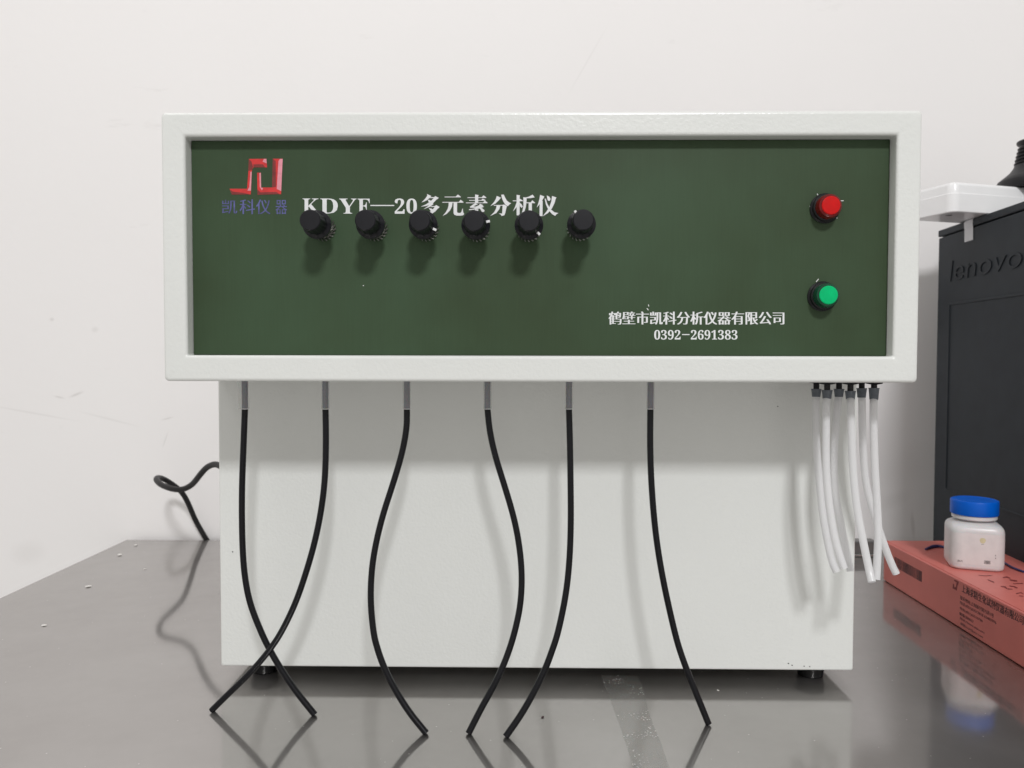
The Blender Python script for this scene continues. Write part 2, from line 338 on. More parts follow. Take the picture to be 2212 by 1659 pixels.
def rim():
    r = .0024; rings = [rring(xl, xr, zb, zt, YK, .003)]
    for k in range(6):
        a = R(90 * k / 5); i = r * (1 - math.cos(a)); rings.append(rring(xl + i, xr - i, zb + i, zt - i, Y0 + r - r * math.sin(a), .003))
    for k in range(6):
        a = R(90 * k / 5); i = r * (1 - math.sin(a)); rings.append(rring(ix0 - i, ix1 + i, iz0 - i, iz1 + i, Y0 + r - r * math.cos(a), .0012 + i * .3))
    rings.append(rring(ix0, ix1, iz0, iz1, YP + .004, .0012)); return loft(rings)
part(obj('upper_housing', rim(), M_paint))
def lower():
    r = .0016; rings = [rring(xl, xr, zl, zb - .0006, YK - .002, .002)]
    for k in range(5):
        a = R(90 * k / 4); i = r * (1 - math.cos(a)); rings.append(rring(xl + i, xr - i, zl + i, zb - .0006, YL + r - r * math.sin(a), .0018))
    return loft(rings)
part(obj('lower_housing', lower(), M_paint))
pb = bmesh.new(); box(ix0 + .0004, ix1 - .0004, YP, YP + .002, iz0 + .0004, iz1 - .0004, 0, bm=pb)
part(obj('front_panel', pb, M_panel))

def onpanel(px, py, l=0.0): return at(px, py, YP - .00006 - l)
def zoomed(x0, y0, s):          # enlarged-view coordinates -> picture coordinates
    return lambda x, y: ((x0 + x / s) / 1.6492, (y0 + y / s) / 1.6492)
ZA, ZB, ZC, ZD = zoomed(1450, 650, 3.6867), zoomed(1050, 650, 5.53), zoomed(2100, 900, 1.8433), zoomed(760, 530, 6.637)
def mpz(Z): return lambda x, y, l: onpanel(*Z(x, y), l)

title = [
 [(262,152),(318,178),(300,200),(262,232),(225,250),(188,264),(225,230),(250,200),(268,170)],
 [(285,194),(355,194),(372,180),(416,202),(404,214),(385,226),(345,268),(300,295),(245,310),(180,318),(250,288),(305,250),(352,206),(285,204)],
 [(272,226),(300,232),(318,248),(316,266),(298,270),(284,252)],
 [(325,262),(347,284),(305,316),(262,334),(215,352),(262,322),(300,290)],
 [(312,314),(366,311),(382,297),(428,323),(414,336),(400,347),(372,380),(335,405),(265,428),(190,444),(275,405),(330,365),(364,322),(312,322)],
 [(285,336),(325,345),(347,362),(342,384),(320,384),(304,362)],
 [(495,187),(640,187),(668,159),(706,188),(705,195),(495,195)],
 [(465,257),(680,257),(705,228),(740,257),(738,265),(465,265)],
 [(548,264),(598,264),(590,315),(566,365),(520,412),(468,440),(510,392),(536,345),(547,300)],
 [(612,264),(658,264),(656,385),(666,400),(700,402),(715,387),(728,345),(733,345),(736,390),(750,414),(738,430),(700,436),(650,434),(622,424),(612,402)],
 [(795,196),(980,196),(1005,170),(1040,196),(1038,204),(795,204)],
 [(818,232),(975,232),(995,212),(1030,232),(1028,240),(818,240)],
 [(775,264),(1000,264),(1022,238),(1056,264),(1054,272),(775,272)],
 [(895,158),(940,167),(935,180),(935,272),(893,272)],
 [(893,272),(932,284),(872,314),(905,318),(945,300),(958,280),(1002,300),(965,318),(930,332),(832,332),(825,320),(852,302)],
 [(868,346),(945,318),(975,300),(1012,320),(965,338),(900,354),(815,364),(815,352)],
 [(925,322),(985,338),(1018,366),(1012,385),(985,387),(968,356)],
 [(893,355),(935,352),(935,432),(915,444),(893,428)],
 [(845,378),(882,390),(840,425),(786,444),(822,412)],
 [(950,380),(1005,402),(1014,430),(985,436),(966,408)],
 [(1180,178),(1233,200),(1205,235),(1160,278),(1095,310),(1142,260),(1166,220)],
 [(1238,162),(1270,160),(1288,198),(1310,238),(1340,262),(1367,274),(1342,292),(1325,312),(1290,290),(1262,245),(1245,200)],
 [(1140,297),(1250,297),(1272,290),(1312,308),(1302,345),(1290,400),(1278,430),(1242,441),(1235,425),(1205,405),(1250,410),(1256,306),(1140,305)],
 [(1178,302),(1228,302),(1212,350),(1172,402),(1092,442),(1146,390),(1170,345)],
 [(1390,237),(1460,237),(1482,214),(1522,239),(1520,246),(1390,246)],
 [(1440,163),(1484,170),(1479,185),(1479,432),(1440,432)],
 [(1444,250),(1478,258),(1452,310),(1390,382),(1420,320)],
 [(1478,264),(1505,288),(1520,318),(1503,335),(1483,312)],
 [(1560,198),(1600,187),(1650,161),(1676,196),(1620,206),(1560,208)],
 [(1528,194),(1571,200),(1568,262),(1560,320),(1545,370),(1495,440),(1520,360),(1530,300)],
 [(1566,262),(1625,262),(1645,234),(1681,266),(1680,272),(1566,272)],
 [(1598,268),(1640,268),(1640,432),(1598,432)],
 [(1748,163),(1803,185),(1790,210),(1757,265),(1703,332),(1725,272),(1740,220)],
 [(1742,252),(1781,240),(1779,442),(1741,442)],
 [(1836,171),(1868,188),(1886,216),(1876,240),(1852,240),(1842,212)],
 [(1905,178),(1963,198),(1952,215),(1937,270),(1903,340),(1852,402),(1780,446),(1830,385),(1872,320),(1896,250)],
 [(1808,214),(1822,214),(1842,280),(1884,350),(1937,393),(1987,402),(1962,418),(1945,440),(1905,415),(1858,362),(1825,290)]]
tb = flatpoly(title, mpz(ZA), lift=.00008)
def serif(ch, Z, x0, x1, yt, yb, bm, lift=.00008, off=0.0):
    return glyphs(ch, x0, x1, yb, yt, lambda u, v, l: onpanel(*Z(u, v), l), lift=lift, bm=bm, off=off)
for ch, Z, a, b, t, d in (('\U0001D40A', ZB, 155, 490, 316, 612), ('\U0001D403', ZB, 500, 850, 316, 612), ('\U0001D418', ZB, 875, 1216, 318, 614),
                          ('\U0001D405', ZB, 1237, 1476, 320, 614), ('\U0001D7D0', ZB, 1970, 2165, 316, 616), ('\U0001D7CE', ZA, -8, 130, 211, 410)):
    serif(ch, Z, a, b, t, d, tb)
dv = [tb.verts.new(onpanel(*ZB(x, y), .00008)) for x, y in ((1490, 443), (1960, 443), (1960, 464), (1490, 464))]; tb.faces.new(dv)
t1 = part(obj('model_lettering', tb, M_white_print)); t1['label'] = 'white printed model name KDYF—20 with Chinese title'
# faint dark outline the printer left round the title
def grow(p, g):
    cx = sum(q[0] for q in p) / len(p); cy = sum(q[1] for q in p) / len(p); out = []
    for i, q in enumerate(p):
        a = Vector(p[i - 1]); b = Vector(q); c = Vector(p[(i + 1) % len(p)])
        n1 = Vector(((b - a).y, -(b - a).x)).normalized(); n2 = Vector(((c - b).y, -(c - b).x)).normalized()
        n = (n1 + n2); n = n / max(n.length, .6); out.append((b.x + n.x * g, b.y + n.y * g))
    return out
hb = flatpoly([grow(p, 6) for p in title], mpz(ZA), step=1e-6, lift=.00001)
t1h = part(obj('lettering_outline', hb, M_halo))

cb = glyphs('鹤壁市凯科分析仪器有限公司', 125, 1280, 472, 387, lambda u, v, l: onpanel(*ZC(u, v), l), off=-.011, heavy=4, hx=.02, lift=.00003)
glyphs('𝟎𝟑𝟗𝟐', 425, 598, 571, 508, lambda u, v, l: onpanel(*ZC(u, v), l), lift=.00003, bm=cb)
glyphs('𝟐𝟔𝟗𝟏𝟑𝟖𝟑', 666, 972, 571, 508, lambda u, v, l: onpanel(*ZC(u, v), l), lift=.00003, bm=cb)
dv = [cb.verts.new(onpanel(*ZC(x, y), .00003)) for x, y in ((608, 535), (657, 535), (657, 541), (608, 541))]; cb.faces.new(dv)
t2 = part(obj('maker_lettering', cb, M_white_print)); t2['label'] = 'white printed maker name over the telephone number 0392-2691383'

lg = part(obj('logo', flatpoly([
 [(838,240),(1255,235),(1272,440),(950,440),(925,475),(910,530),(885,1078),(440,1085),(385,945),(798,945),(830,520)],
 [(1035,565),(1125,565),(1130,915),(1388,915),(1405,235),(1640,235),(1602,1072),(1045,1088)]], mpz(ZD), lift=.00003), M_red_print))
sh = obj('logo_shade', flatpoly([
 [(838,244),(900,300),(925,380),(940,430),(915,500),(850,520),(832,520)],
 [(1405,240),(1475,290),(1480,900),(1388,915)],
 [(945,370),(1165,365),(1225,438),(950,440)],
 [(400,970),(460,1010),(690,1040),(860,1078),(440,1085)],
 [(1045,960),(1110,1030),(1490,1020),(1560,1072),(1045,1088)]], mpz(ZD), lift=.00007), M_dred_print); sh.parent = lg
pk = obj('logo_highlight', flatpoly([
 [(1195,240),(1255,238),(1262,345),(1165,305)], [(878,545),(908,540),(890,990),(805,992),(852,900)],
 [(1088,572),(1125,568),(1130,915),(1178,932),(1150,985),(1098,905)],
 [(1540,290),(1575,240),(1640,238),(1604,1000),(1500,950),(1520,600)]], mpz(ZD), lift=.00009), M_pink_print); pk.parent = lg
bb = bmesh.new()
for ch, a, b, t, d in (('凯', 205, 565, 1208, 1532), ('科', 620, 985, 1195, 1545), ('仪', 1010, 1352, 1200, 1545), ('器', 1470, 1742, 1212, 1545)):
    glyphs(ch, a, b, d, t, lambda u, v, l: onpanel(*ZD(u, v), l), off=-.004, heavy=1, hx=.025, lift=.00003, bm=bb)
part(obj('logo_lettering', bb, M_blue_print))

# --- knobs
def knob_body():
    prof = [(0, .0165), (.0060, .0165), (.0098, .0165), (.0101, .0172), (.0101, .0195), (.0084, .0208), (.0080, .0213), (.0077, .0218), (.0074, .0350), (.0072, .0370), (.0065, .0378), (0, .0379)]
    def wob(k, i): return (1.0 if (k % 6) < 3 else .945) if 6 <= i <= 8 else 1.0
    return lathe(prof, 72, '-Y', wob)
def nut():
    b = lathe([(0, .001), (.0074, .001), (.0074, .0052), (.0066, .0058), (.0036, .0058), (.0036, .0062), (.0033, .0170), (0, .0170)], 6, '-Y'); return b
def washer():
    bm = bmesh.new(); N = 20
    for k in range(N):
        a = 2 * math.pi * k / N; w_ = .09
        for r0, r1, tw in ((.0068, .0093, .30),):
            pts = [(r0, a - w_, .0006), (r0, a + w_, .0010), (r1, a + tw + w_ * .55, .0016), (r1, a + tw - w_ * .55, .0004)]
            lo = [bm.verts.new((r * math.cos(t), -h, r * math.sin(t))) for r, t, h in pts]; hi = [bm.verts.new((r * math.cos(t), -h - .0007, r * math.sin(t))) for r, t, h in pts]
            bm.faces.new(lo); bm.faces.new(hi)
            for i in range(4): bm.faces.new((lo[i], lo[(i + 1) % 4], hi[(i + 1) % 4], hi[i]))
    me = bpy.data.meshes.new('t'); r_ = lathe([(.0035, .0003), (.0072, .0003), (.0072, .0014), (.0035, .0014)], 40, '-Y'); r_.to_mesh(me); r_.free(); bm.from_mesh(me); bpy.data.meshes.remove(me)
    return fix(bm)
def pointer():
    b = bmesh.new(); box(.0077, .0104, -.0216, -.0195, -.00085, .00085, .0002, 1, bm=b); return b
knob_px = [(669, 472.5, 158), (788.5, 472.5, 150), (906.5, 472.8, -24), (1024, 474, 14), (1143, 474, -42), (1260.5, 472, 118)]
meshes = {}
for i, (px, py, ang) in enumerate(knob_px):
    p = at(px, py, YP - .038)
    if i == 0:
        k = obj('knob', knob_body(), M_knob); subs = [obj('nut', nut(), M_steel), obj('lock_washer', washer(), M_washer), obj('pointer', pointer(), M_white_mark)]
        first = (k, subs)
    else:
        k = first[0].copy(); C.objects.link(k); subs = []
        for s in first[1]: c = s.copy(); C.objects.link(c); subs.append(c)
    for s in subs: s.parent = k
    subs[1].rotation_euler = (0, R(17 * i), 0); subs[0].rotation_euler = (0, R(11 + 23 * i), 0)
    subs[2].rotation_euler = (0, -R(ang), 0)
    k.location = (p.x, YP, p.z - .0008); part(k)
    if i in (2, 3, 4, 5): k['label'] = 'black knob whose white pointer is turned ' + {2: 'right and a little down', 3: 'right and slightly up', 4: 'down to the right', 5: 'up to the left'}[i]

# --- indicator lamps
def indicator(px, py, mf, ms, label):
    p = at(px, py, YP - .0125)
    b = obj('indicator_lamp', lathe([(0, 0), (.0108, 0), (.0108, .0012), (.0099, .0022), (.0096, .0022), (.0096, .0050), (.0088, .0056), (0, .0056)], 48, '-Y'), M_black); b.location = (p.x, YP, p.z); part(b)
    l = obj('lens', lathe([(0, .0056), (.0087, .0056), (.0086, .0100), (.0080, .0114), (.0067, .0122), (.00665, .0119), (0, .0119)], 48, '-Y'), ms); l.parent = b
    f = obj('lens_face', lathe([(.0063, .0119), (.0066, .0124), (.0060, .0129), (0, .0131)], 48, '-Y'), mf); f.parent = b
    b['label'] = label; return b
indicator(1795.5, 443.5, M_redlens, M_redside, 'red round indicator lamp'); indicator(1790, 637.3, M_greenlens, M_greenside, 'green round indicator lamp')

# --- nicks in the panel paint and chips in the coat
Z10 = zoomed(2700, 400, 2.3333)
def chip(Z, x, y, l, ang, m, yy=YP, name='paint_nick', w_=.00028):
    p = at(*Z(x, y), yy); c, s = math.cos(R(ang)), math.sin(R(ang)); bm = bmesh.new()
    b = box(-l / 2, l / 2, -.00022, 0, -w_, w_, .0001, 1); bmesh.ops.rotate(b, verts=b.verts[:], cent=(0, 0, 0), matrix=Matrix.Rotation(R(ang), 3, 'Y'))
    bm.free(); o = obj(name, b, m); o.location = (p.x, yy, p.z); part(o)
for x, y, l, a in ((700, 736, .0022, 0), (497, 686, .0018, 60), (436, 775, .0022, 110), (652, 876, .0016, 30), (432, 1485, .0020, 80), (494, 1398, .0028, -50)): chip(Z10, x, y, l, a, M_white_mark)
ZI = lambda x, y: (x, y)
for x, y, l, a in ((785, 617, .0008, 0), (1399, 668, .0018, 50), (1401, 660, .0014, 75)): chip(ZI, x, y, l, a, M_white_mark)
for x, y, l in ((502.5, 1192, .0011), (1703, 1433, .0012), (1711, 1437, .0011), (1737, 1439, .0010), (1749, 1440, .0009), (1680, 878, .0009)): chip(ZI, x, y, l, 20, M_black, YL, 'coat_chip', .0004)

# --- feet
def foot(px, name_lab=None, y=YL + .022):
    x = at(px, 1460, y).x
    h = zl - .0002
    return x, y, h
fb = lathe([(0, 0), (.0098, 0), (.0108, .0008), (.0121, .0125), (.0121, .0136), (0, .0136)], 40)
f0 = part(obj('foot', fb, M_foot)); fx = []
for i, (px, y) in enumerate(((572, YL + .024), (1750, YL + .024), (600, YK - .03), (1735, YK - .03))):
    x = at(px, 1460, y).x if i < 2 else (xl + .05 if i == 2 else xr - .05)
    f = f0 if i == 0 else f0.copy()
    if i: C.objects.link(f)
    f.location = (x, y, .0001); f.scale = (1, 1, (zl - .0002) / .0136); part(f)

# --- six black hoses, each held by a clear sleeve on a dark fitting
Z3, Z4 = zoomed(700, 2250, 2.458), zoomed(1500, 2250, 1.8433)
hz = [
 ([(529,883),(526.5,950),(523.5,1030),(522.5,1100),(524,1180),(529,1245),(541,1305)], Z3, [(565,0),(640,155),(735,320),(870,520),(1036,728)]),
 ([(703,883),(704,950),(702,1030),(694,1100),(680,1170),(660,1240),(637,1305)], Z3, [(745,0),(640,160),(520,305),(400,430),(280,545),(133,690)]),
 ([(879,883),(878,925),(868,980),(849,1045),(828,1110),(812,1175),(803,1235),(801,1300)], Z3, [(1550,0),(1585,150),(1642,310),(1730,490),(1860,700),(2012,890)]),
 ([(1053,883),(1058,930),(1070,985),(1090,1050),(1109,1115),(1121,1175),(1127,1240),(1124,1305)], Z4, [(615,0),(575,130),(530,245),(470,370),(395,505),(312,668)]),
 ([(1229,883),(1231,950),(1232.5,1040),(1233,1130),(1230,1210),(1222,1285)], Z4, [(900,0),(860,125),(815,245),(745,390),(660,540),(556,690)]),
 ([(1405,883),(1404.5,960),(1407,1040),(1414,1130),(1424,1205),(1438,1280)], Z4, [(1665,0),(1702,130),(1748,258),(1800,390),(1888,606)])]
YH = .617; RH = .00245
for i, (a, Z, b) in enumerate(hz):
    P = list(a) + [Z(*q) for q in b]
    e = onz(P[-1][0], P[-1][1], .0010); n = len(P)
    L = [0]
    for q, s in zip(P, P[1:]): L.append(L[-1] + math.dist(q, s))
    pts = []
    for q, l in zip(P, L):
        t = l / L[-1]; y = YH + (e.y - YH) * t ** 1.6
        if i == 0: y += .006 * math.sin(math.pi * min(1, t)) # passes behind its neighbour
        if i == 1: y -= .003 * math.sin(math.pi * min(1, t))
        pts.append(at(q[0], q[1], y))
    h = part(obj('black_hose', tube(smoothpath(pts, 8), RH, 18, .0014), M_hose, sharp=50))
    t0 = at(P[0][0], 883, YH); top = Vector((t0.x, YH, zb + .0005)); bot = Vector((t0.x, YH, t0.z - .0001))
    lean = Vector((-.0014 if i == 0 else 0, 0, 0))
    s = obj('fitting', tube([top, bot + Vector((0, 0, .0003))], .00235, 18), M_core); s.parent = h
    c = obj('sleeve', tube([top + lean, bot + Vector((0, 0, .0001)) + lean * .6], .0043 if i == 0 else .0033, 18), M_clear); c.parent = h
    pr = obj('sleeve_end', tube([bot + Vector((0, 0, .0004)), bot + Vector((0, 0, -.0003))], .0028, 18), M_milky); pr.parent = h
    h['label'] = 'black hose whose foot end ' + ['swings right behind the second hose', 'swings left across the first hose', 'bends right after bulging left', 'bends left after bulging right', 'curves left from a straight drop', 'leans right from a straight drop'][i]

# --- six milky tubes on black barbed ports
Z5, Z6 = zoomed(2700, 1300, 2.3333), zoomed(2700, 1900, 2.3333)
tz = [
 (1763.3, 840.5, 857, .640, [(480,300),(482,500),(490,720),(513,1000),(548,1300),(607,1600)], [(655,322)]),
 (1786.6, 843, 861, .618, [(570,300),(568,500),(566,700),(570,900),(592,1150),(640,1450)], [(715,290)]),
 (1812.3, 840.5, 857, .640, [(665,300),(648,500),(632,780),(640,1050),(685,1300),(742,1580)], [(769,315)]),
 (1837.0, 845, 862.5, .618, [(770,300),(776,500),(790,850),(822,1180),(868,1430),(920,1680)], [(948,405)]),
 (1861.4, 839, 858.5, .640, [(866,300),(868,500),(878,760),(905,1020),(975,1270),(1045,1480),(1105,1640)], [(1150,335)]),
 (1888.0, 838.5, 863, .622, [(962,300),(962,500),(972,850),(990,1150),(1000,1400),(992,1620)], [(984,385)])]
for i, (px, c0, c1, y, a, b) in enumerate(tz):
    P = [(px, (c0 + c1) / 2), (px, c1 + 1)] + [Z5(*q) for q in a] + [Z6(*q) for q in b]
    pts = []
    for j, q in enumerate(P):
        t = j / (len(P) - 1); yy = y - .012 * t * t
        if i == 3: yy -= .010 * t * t
        if i == 4: yy += .018 * t
        pts.append(at(q[0], q[1], yy))
    h = part(obj('milky_tube', tube(smoothpath(pts, 8), .00285, 18, .0018), M_milky, sharp=50))
    cA = at(px, c0, y); cB = at(px, c1, y)
    r0 = .0041
    col = obj('collar', tube([Vector((cA.x, y, cA.z + .0002)), Vector((cA.x, y, cA.z - .001)), Vector((cA.x, y, (cA.z + cB.z) / 2)), Vector((cA.x, y, cB.z))], lambda t: r0 * (1.0 - .22 * t), 20, .0022), M_collar, sharp=45); col.parent = h
    pt = bmesh.new(); tube([Vector((cA.x, y, zb + .0002)), Vector((cA.x, y, zb - .003)), Vector((cA.x, y, cA.z - .004))], .00225, 18, bm=pt)
    port = obj('port', pt, M_black); port.parent = h
    fl = bmesh.new(); fl = lathe([(0, 0), (.0058, 0), (.0062, -.0004), (.0062, -.0016), (.0055, -.0020), (.0026, -.0026), (0, -.0026)], 28, bm=fl)
    flo = obj('flange', fl, M_black); flo.location = (cA.x, y, zb - .00005 - .0003 * (i % 2)); flo.parent = h
    h['label'] = 'milky white tube ' + ['leftmost, hanging close to the cream housing', 'second from the left', 'third from the left, bowing left', 'fourth, its end crossing in front of another', 'fifth, sweeping out to the right behind its neighbour', 'rightmost at the top, hanging almost straight'][i]

# --- mains cord looping out behind the left side
Z1 = zoomed(0, 1600, 2.458)
cp = [(2010, 230, .955), (1960, 175, .965), (1930, 148, .975), (1875, 133, .99), (1805, 165, 1.005), (1740, 240, 1.02), (1680, 312, 1.04), (1595, 353, 1.05), (1500, 346, 1.06), (1405, 308, 1.08), (1367, 262, 1.11), (1400, 250, 1.14), (1480, 288, 1.155), (1590, 375, 1.165), (1655, 490, 1.18), (1715, 630, 1.195), (1810, 795, YB + .004), (1850, 860, YB + .006), (1880, 960, YB + .006)]
pts = [at(*Z1(x, y), d) for x, y, d in cp]
part(obj('power_cord', tube(smoothpath(pts, 8), .0038, 18), M_cord, sharp=50))

# ------------------------------------------------------------------ low steel bar behind, seen between housing and carton
bp = onz(1880, 1204); bar = bmesh.new(); box(bp.x - .12, bp.x + .013, bp.y + .004, bp.y + .028, .0005, .021, .002, 2, bm=bar)
sb = thing('steel_bar', 'low dark steel bar lying at the back between the analyzer and the salmon carton', 'bar', (bp.x, bp.y, 0))
b1 = obj('bar_body', bar, M_darksteel); b1.location = (-bp.x, -bp.y, 0); b1.parent = sb
b2 = obj('bright_rod', tube([Vector((bp.x - .12, bp.y + .0015, .0024)), Vector((bp.x + .011, bp.y + .0015, .0024))], .0022, 14), M_steel); b2.location = (-bp.x, -bp.y, 0); b2.parent = sb

# ------------------------------------------------------------------ salmon carton
A = onz(1908, 1253.5); B = onz(2212, 1445); cd = (B - A).normalized(); cn = Vector((0, 0, 1)).cross(cd).normalized()   # cd: towards viewer, cn: towards the right
CH, CL, CW = .0500, .36, .113
ct = thing('carton', 'flat salmon red cardboard carton with black Chinese print beside the analyzer', 'carton', (A.x, A.y, 0))
def cpt(u, w_, z): return Vector((A.x, A.y, 0)) + cd * u + cn * w_ + Vector((0, 0, z))
cbm = bmesh.new()
vs = [cbm.verts.new(cpt(u, q, z)) for u in (0, CL) for q in (0, CW) for z in (.0006, CH)]
for f in ((0, 1, 3, 2), (4, 6, 7, 5), (0, 4, 5, 1), (2, 3, 7, 6), (0, 2, 6, 4), (1, 5, 7, 3)): cbm.faces.new([vs[i] for i in f])
fix(cbm); bmesh.ops.bevel(cbm, geom=cbm.edges[:], offset=.0014, segments=3, profile=.5, affect='EDGES')
def cpart(o): o.parent = ct; o.matrix_parent_inverse = Matrix.Translation((-A.x, -A.y, 0)); return o
cpart(obj('carton_body', cbm, M_carton))
lid = bmesh.new()   # seam of the tucked lid: a thin raised flap edge along the top
vs = [lid.verts.new(cpt(u, q, z)) for u in (.0015, CL - .002) for q in (.002, CW - .002) for z in (CH - .001, CH + .0006)]
for f in ((0, 1, 3, 2), (4, 6, 7, 5), (0, 4, 5, 1), (2, 3, 7, 6), (0, 2, 6, 4), (1, 5, 7, 3)): lid.faces.new([vs[i] for i in f])
cpart(obj('lid_flap', fix(lid), M_carton))
def side(px, py):               # picture point -> (u, z) on the long side of the carton
    p = onp(px, py, Vector((A.x, A.y, 0)), cn); return ((p - Vector((A.x, A.y, 0))).dot(cd), p.z)
def sp(u, v, l): return cpt(u, -.00012 - l, v)
ZE, Z7 = zoomed(3348, 2036, 5.53), zoomed(3000, 1850, 7.373)
def line(text, l0, l1, r0, r1, heavy=0, bm=None):
    """l0/l1 top and bottom at the left end, r0/r1 at the right end, in the enlarged view"""
    a, b, c, d = side(*ZE(*l0)), side(*ZE(*l1)), side(*ZE(*r0)), side(*ZE(*r1))
    u0, u1 = (a[0] + b[0]) / 2, (c[0] + d[0]) / 2; v1 = (a[1] + c[1]) / 2; v0 = (b[1] + d[1]) / 2
    return glyphs(text, u0, u1, v0, v1, sp, heavy=heavy, hx=.03, lift=0, bm=bm)
n1 = cpart(obj('maker_print', line('上海求精生化试剂仪器有限公司', (438, 262), (438, 412), (1655, 860), (1655, 1050), heavy=2), M_ink))
n1['label'] = 'large black line of Chinese print on the carton side'
tb = bmesh.new()
for t, l0, l1, r0, r1 in (
    ('联系地址:上海镇宁路75弄1号', (405, 482), (405, 562), (1065, 818), (1065, 905)),
    ('电话:(021)62512818 62403996', (400, 592), (400, 668), (1115, 955), (1115, 1040)),
    ('传真:(021)62510780', (395, 695), (395, 770), (845, 935), (845, 1003)),
    ('邮编:200052', (392, 802), (392, 875), (665, 935), (665, 1005)),
    ('网址://www.qcjx.com', (400, 903), (400, 975), (880, 1160), (880, 1222)),
    ('邮箱:mail@qcjx.com', (410, 1012), (410, 1082), (852, 1245), (852, 1305))):
    line(t, l0, l1, r0, r1, heavy=1, bm=tb)
cpart(obj('address_print', tb, M_ink))
lb = bmesh.new()
for poly in ([(290,160),(378,200),(372,222),(345,300),(320,300),(335,215),(285,185)], [(345,300),(338,375),(255,330),(262,240),(285,250),(288,310)]):
    q = [side(*ZE(*p)) for p in poly]; f = [lb.verts.new(sp(u, v, 0)) for u, v in q]; lb.faces.new(f)
cpart(obj('emblem', lb, M_ink2))
# barcode
a, b = side(*Z7(1380, 985)), side(*Z7(2095, 1370)); c = side(*Z7(2080, 1645)); u0, u1, v1, v0 = a[0], b[0], (a[1] + b[1]) / 2, c[1]
bc = bmesh.new(); rnd = random.Random(3); u = u0
while u < u1:
    wd = rnd.choice((.0004, .0006, .0010, .0014)); q = [bc.verts.new(sp(x, z, 0)) for x, z in ((u, v0), (u + wd, v0), (u + wd, v1), (u, v1))]; bc.faces.new(q); u += wd + rnd.choice((.0004, .0005, .0009))
cpart(obj('barcode', bc, M_ink))
# printed strokes on the lid (worn calligraphy), and the blue plastic strap under the bottle
tpb = bmesh.new()
def top(px, py, l=0): p = onz(px, py, CH + .0008 + l); return p
for k, poly in enumerate(([(1240,110),(1320,95),(1395,125),(1390,140),(1320,120),(1245,125)], [(1375,150),(1520,175),(1530,195),(1470,195),(1380,172),(1375,165),(1500,185),(1380,160)], [(1440,235),(1640,225),(1645,238),(1450,248)],
    [(1200,285),(1290,290),(1330,325),(1320,345),(1270,310),(1205,300)], [(1370,275),(1480,290),(1540,320),(1520,335),(1460,305),(1370,290)], [(1330,330),(1420,340),(1440,350),(1340,352)], [(1500,430),(1600,405),(1650,440),(1650,450),(1590,420),(1510,445)],
    [(1560,470),(1645,480),(1650,492),(1560,482)], [(945,150),(1060,195),(1080,215),(1050,215),(945,165)], [(760,68),(900,78),(1000,74),(1050,66),(1000,84),(900,88),(770,78)])):
    f = [tpb.verts.new(top(*ZE(*q), k * 1e-5)) for q in poly]; tpb.faces.new(f)
bmesh.ops.triangulate(tpb, faces=tpb.faces[:])
cpart(obj('lid_print', tpb, M_ink2))
Z8 = zoomed(3000, 1700, 3.4136)
pts = [onz(*Z8(x, y), CH + .0022) for x, y in ((1015, 875), (1080, 850), (1150, 838), (1240, 850), (1400, 900), (1650, 960), (1850, 985), (1960, 1030), (2030, 1075), (2100, 1110), (2212, 1150))]
cs = obj('strap', tube(smoothpath(pts, 6), lambda t: .0011 + .0009 * math.sin(math.pi * min(1, t * 3)), 10), M_bluewire)
tag(cs, 'thin dark blue plastic strap lying across the carton lid behind the bottle', 'strap')

# ------------------------------------------------------------------ bottle
bp0 = onz(2110, 1237, CH + .0008)
bc_ = Vector((at(2103, 1180, .884).x, .884, CH + .0008))
bt = thing('bottle', 'small square white plastic bottle with bright blue screw cap on the carton', 'bottle', bc_, rz=R(-19)); bt.scale = (.925, .925, .96)
def sq(h, w_, r, seg=6): # rounded square ring at height h
    out = []; r = min(r, w_ - 1e-5)
    for cx, cy, a0 in ((w_ - r, w_ - r, 0), (-w_ + r, w_ - r, 90), (-w_ + r, -w_ + r, 180), (w_ - r, -w_ + r, 270)):
        for k in range(seg + 1): a = R(a0 + 90 * k / seg); out.append((cx + r * math.cos(a), cy + r * math.sin(a), h))
    return out
W = .0285
o = obj('bottle_body', loft([sq(0, W - .004, .009), sq(.0004, W - .002, .010), (sq(.002, W - .0004, .011)), sq(.004, W, .0115), sq(.030, W, .0115), sq(.0430, W, .0115), sq(.0462, W - .0006, .012), sq(.0488, W - .0022, .013), sq(.0508, W - .0050, .015), sq(.0520, W - .0080, .0195), sq(.0526, W - .0100, .0185), sq(.0530, .0170, .0169), sq(.0535, .0165, .0164), sq(.0600, .0165, .0164)]), M_bottle, sharp=50); o.parent = bt
o = obj('neck_ring', lathe([(.017, .0545), (.0232, .0548), (.0240, .0556), (.0240, .0592), (.0230, .0596), (0, .0596)], 56), M_bottle); o.parent = bt
def ridg(k, i): return (1.0 if k % 2 else .993) if 2 <= i <= 3 else 1
o = obj('bottle_cap', lathe([(0, .0598), (.0252, .0598), (.0256, .0604), (.0256, .0745), (.0250, .0757), (.0238, .0762), (.0225, .0762), (.0222, .0759), (0, .0759)], 120, wob=ridg), M_cap, sharp=40); o.parent = bt
lab = bmesh.new(); g = sq(0, W + .00015, .01165, 8); z0, z1 = .0065, .0415
ring0 = [lab.verts.new((x, y, z0)) for x, y, z in g]; ring1 = [lab.verts.new((x, y, z1)) for x, y, z in g]; n = len(g)
for k in range(n):
    cx = (g[k][0] + g[(k + 1) % n][0]) / 2; cy = (g[k][1] + g[(k + 1) % n][1]) / 2
    if cy < .005: lab.faces.new((ring0[k], ring0[(k + 1) % n], ring1[(k + 1) % n], ring1[k]))
o = obj('bottle_label', lab, M_label); o.parent = bt
def bp_(x, z, l=0): return Vector((x, -W - .0003 - l, z))
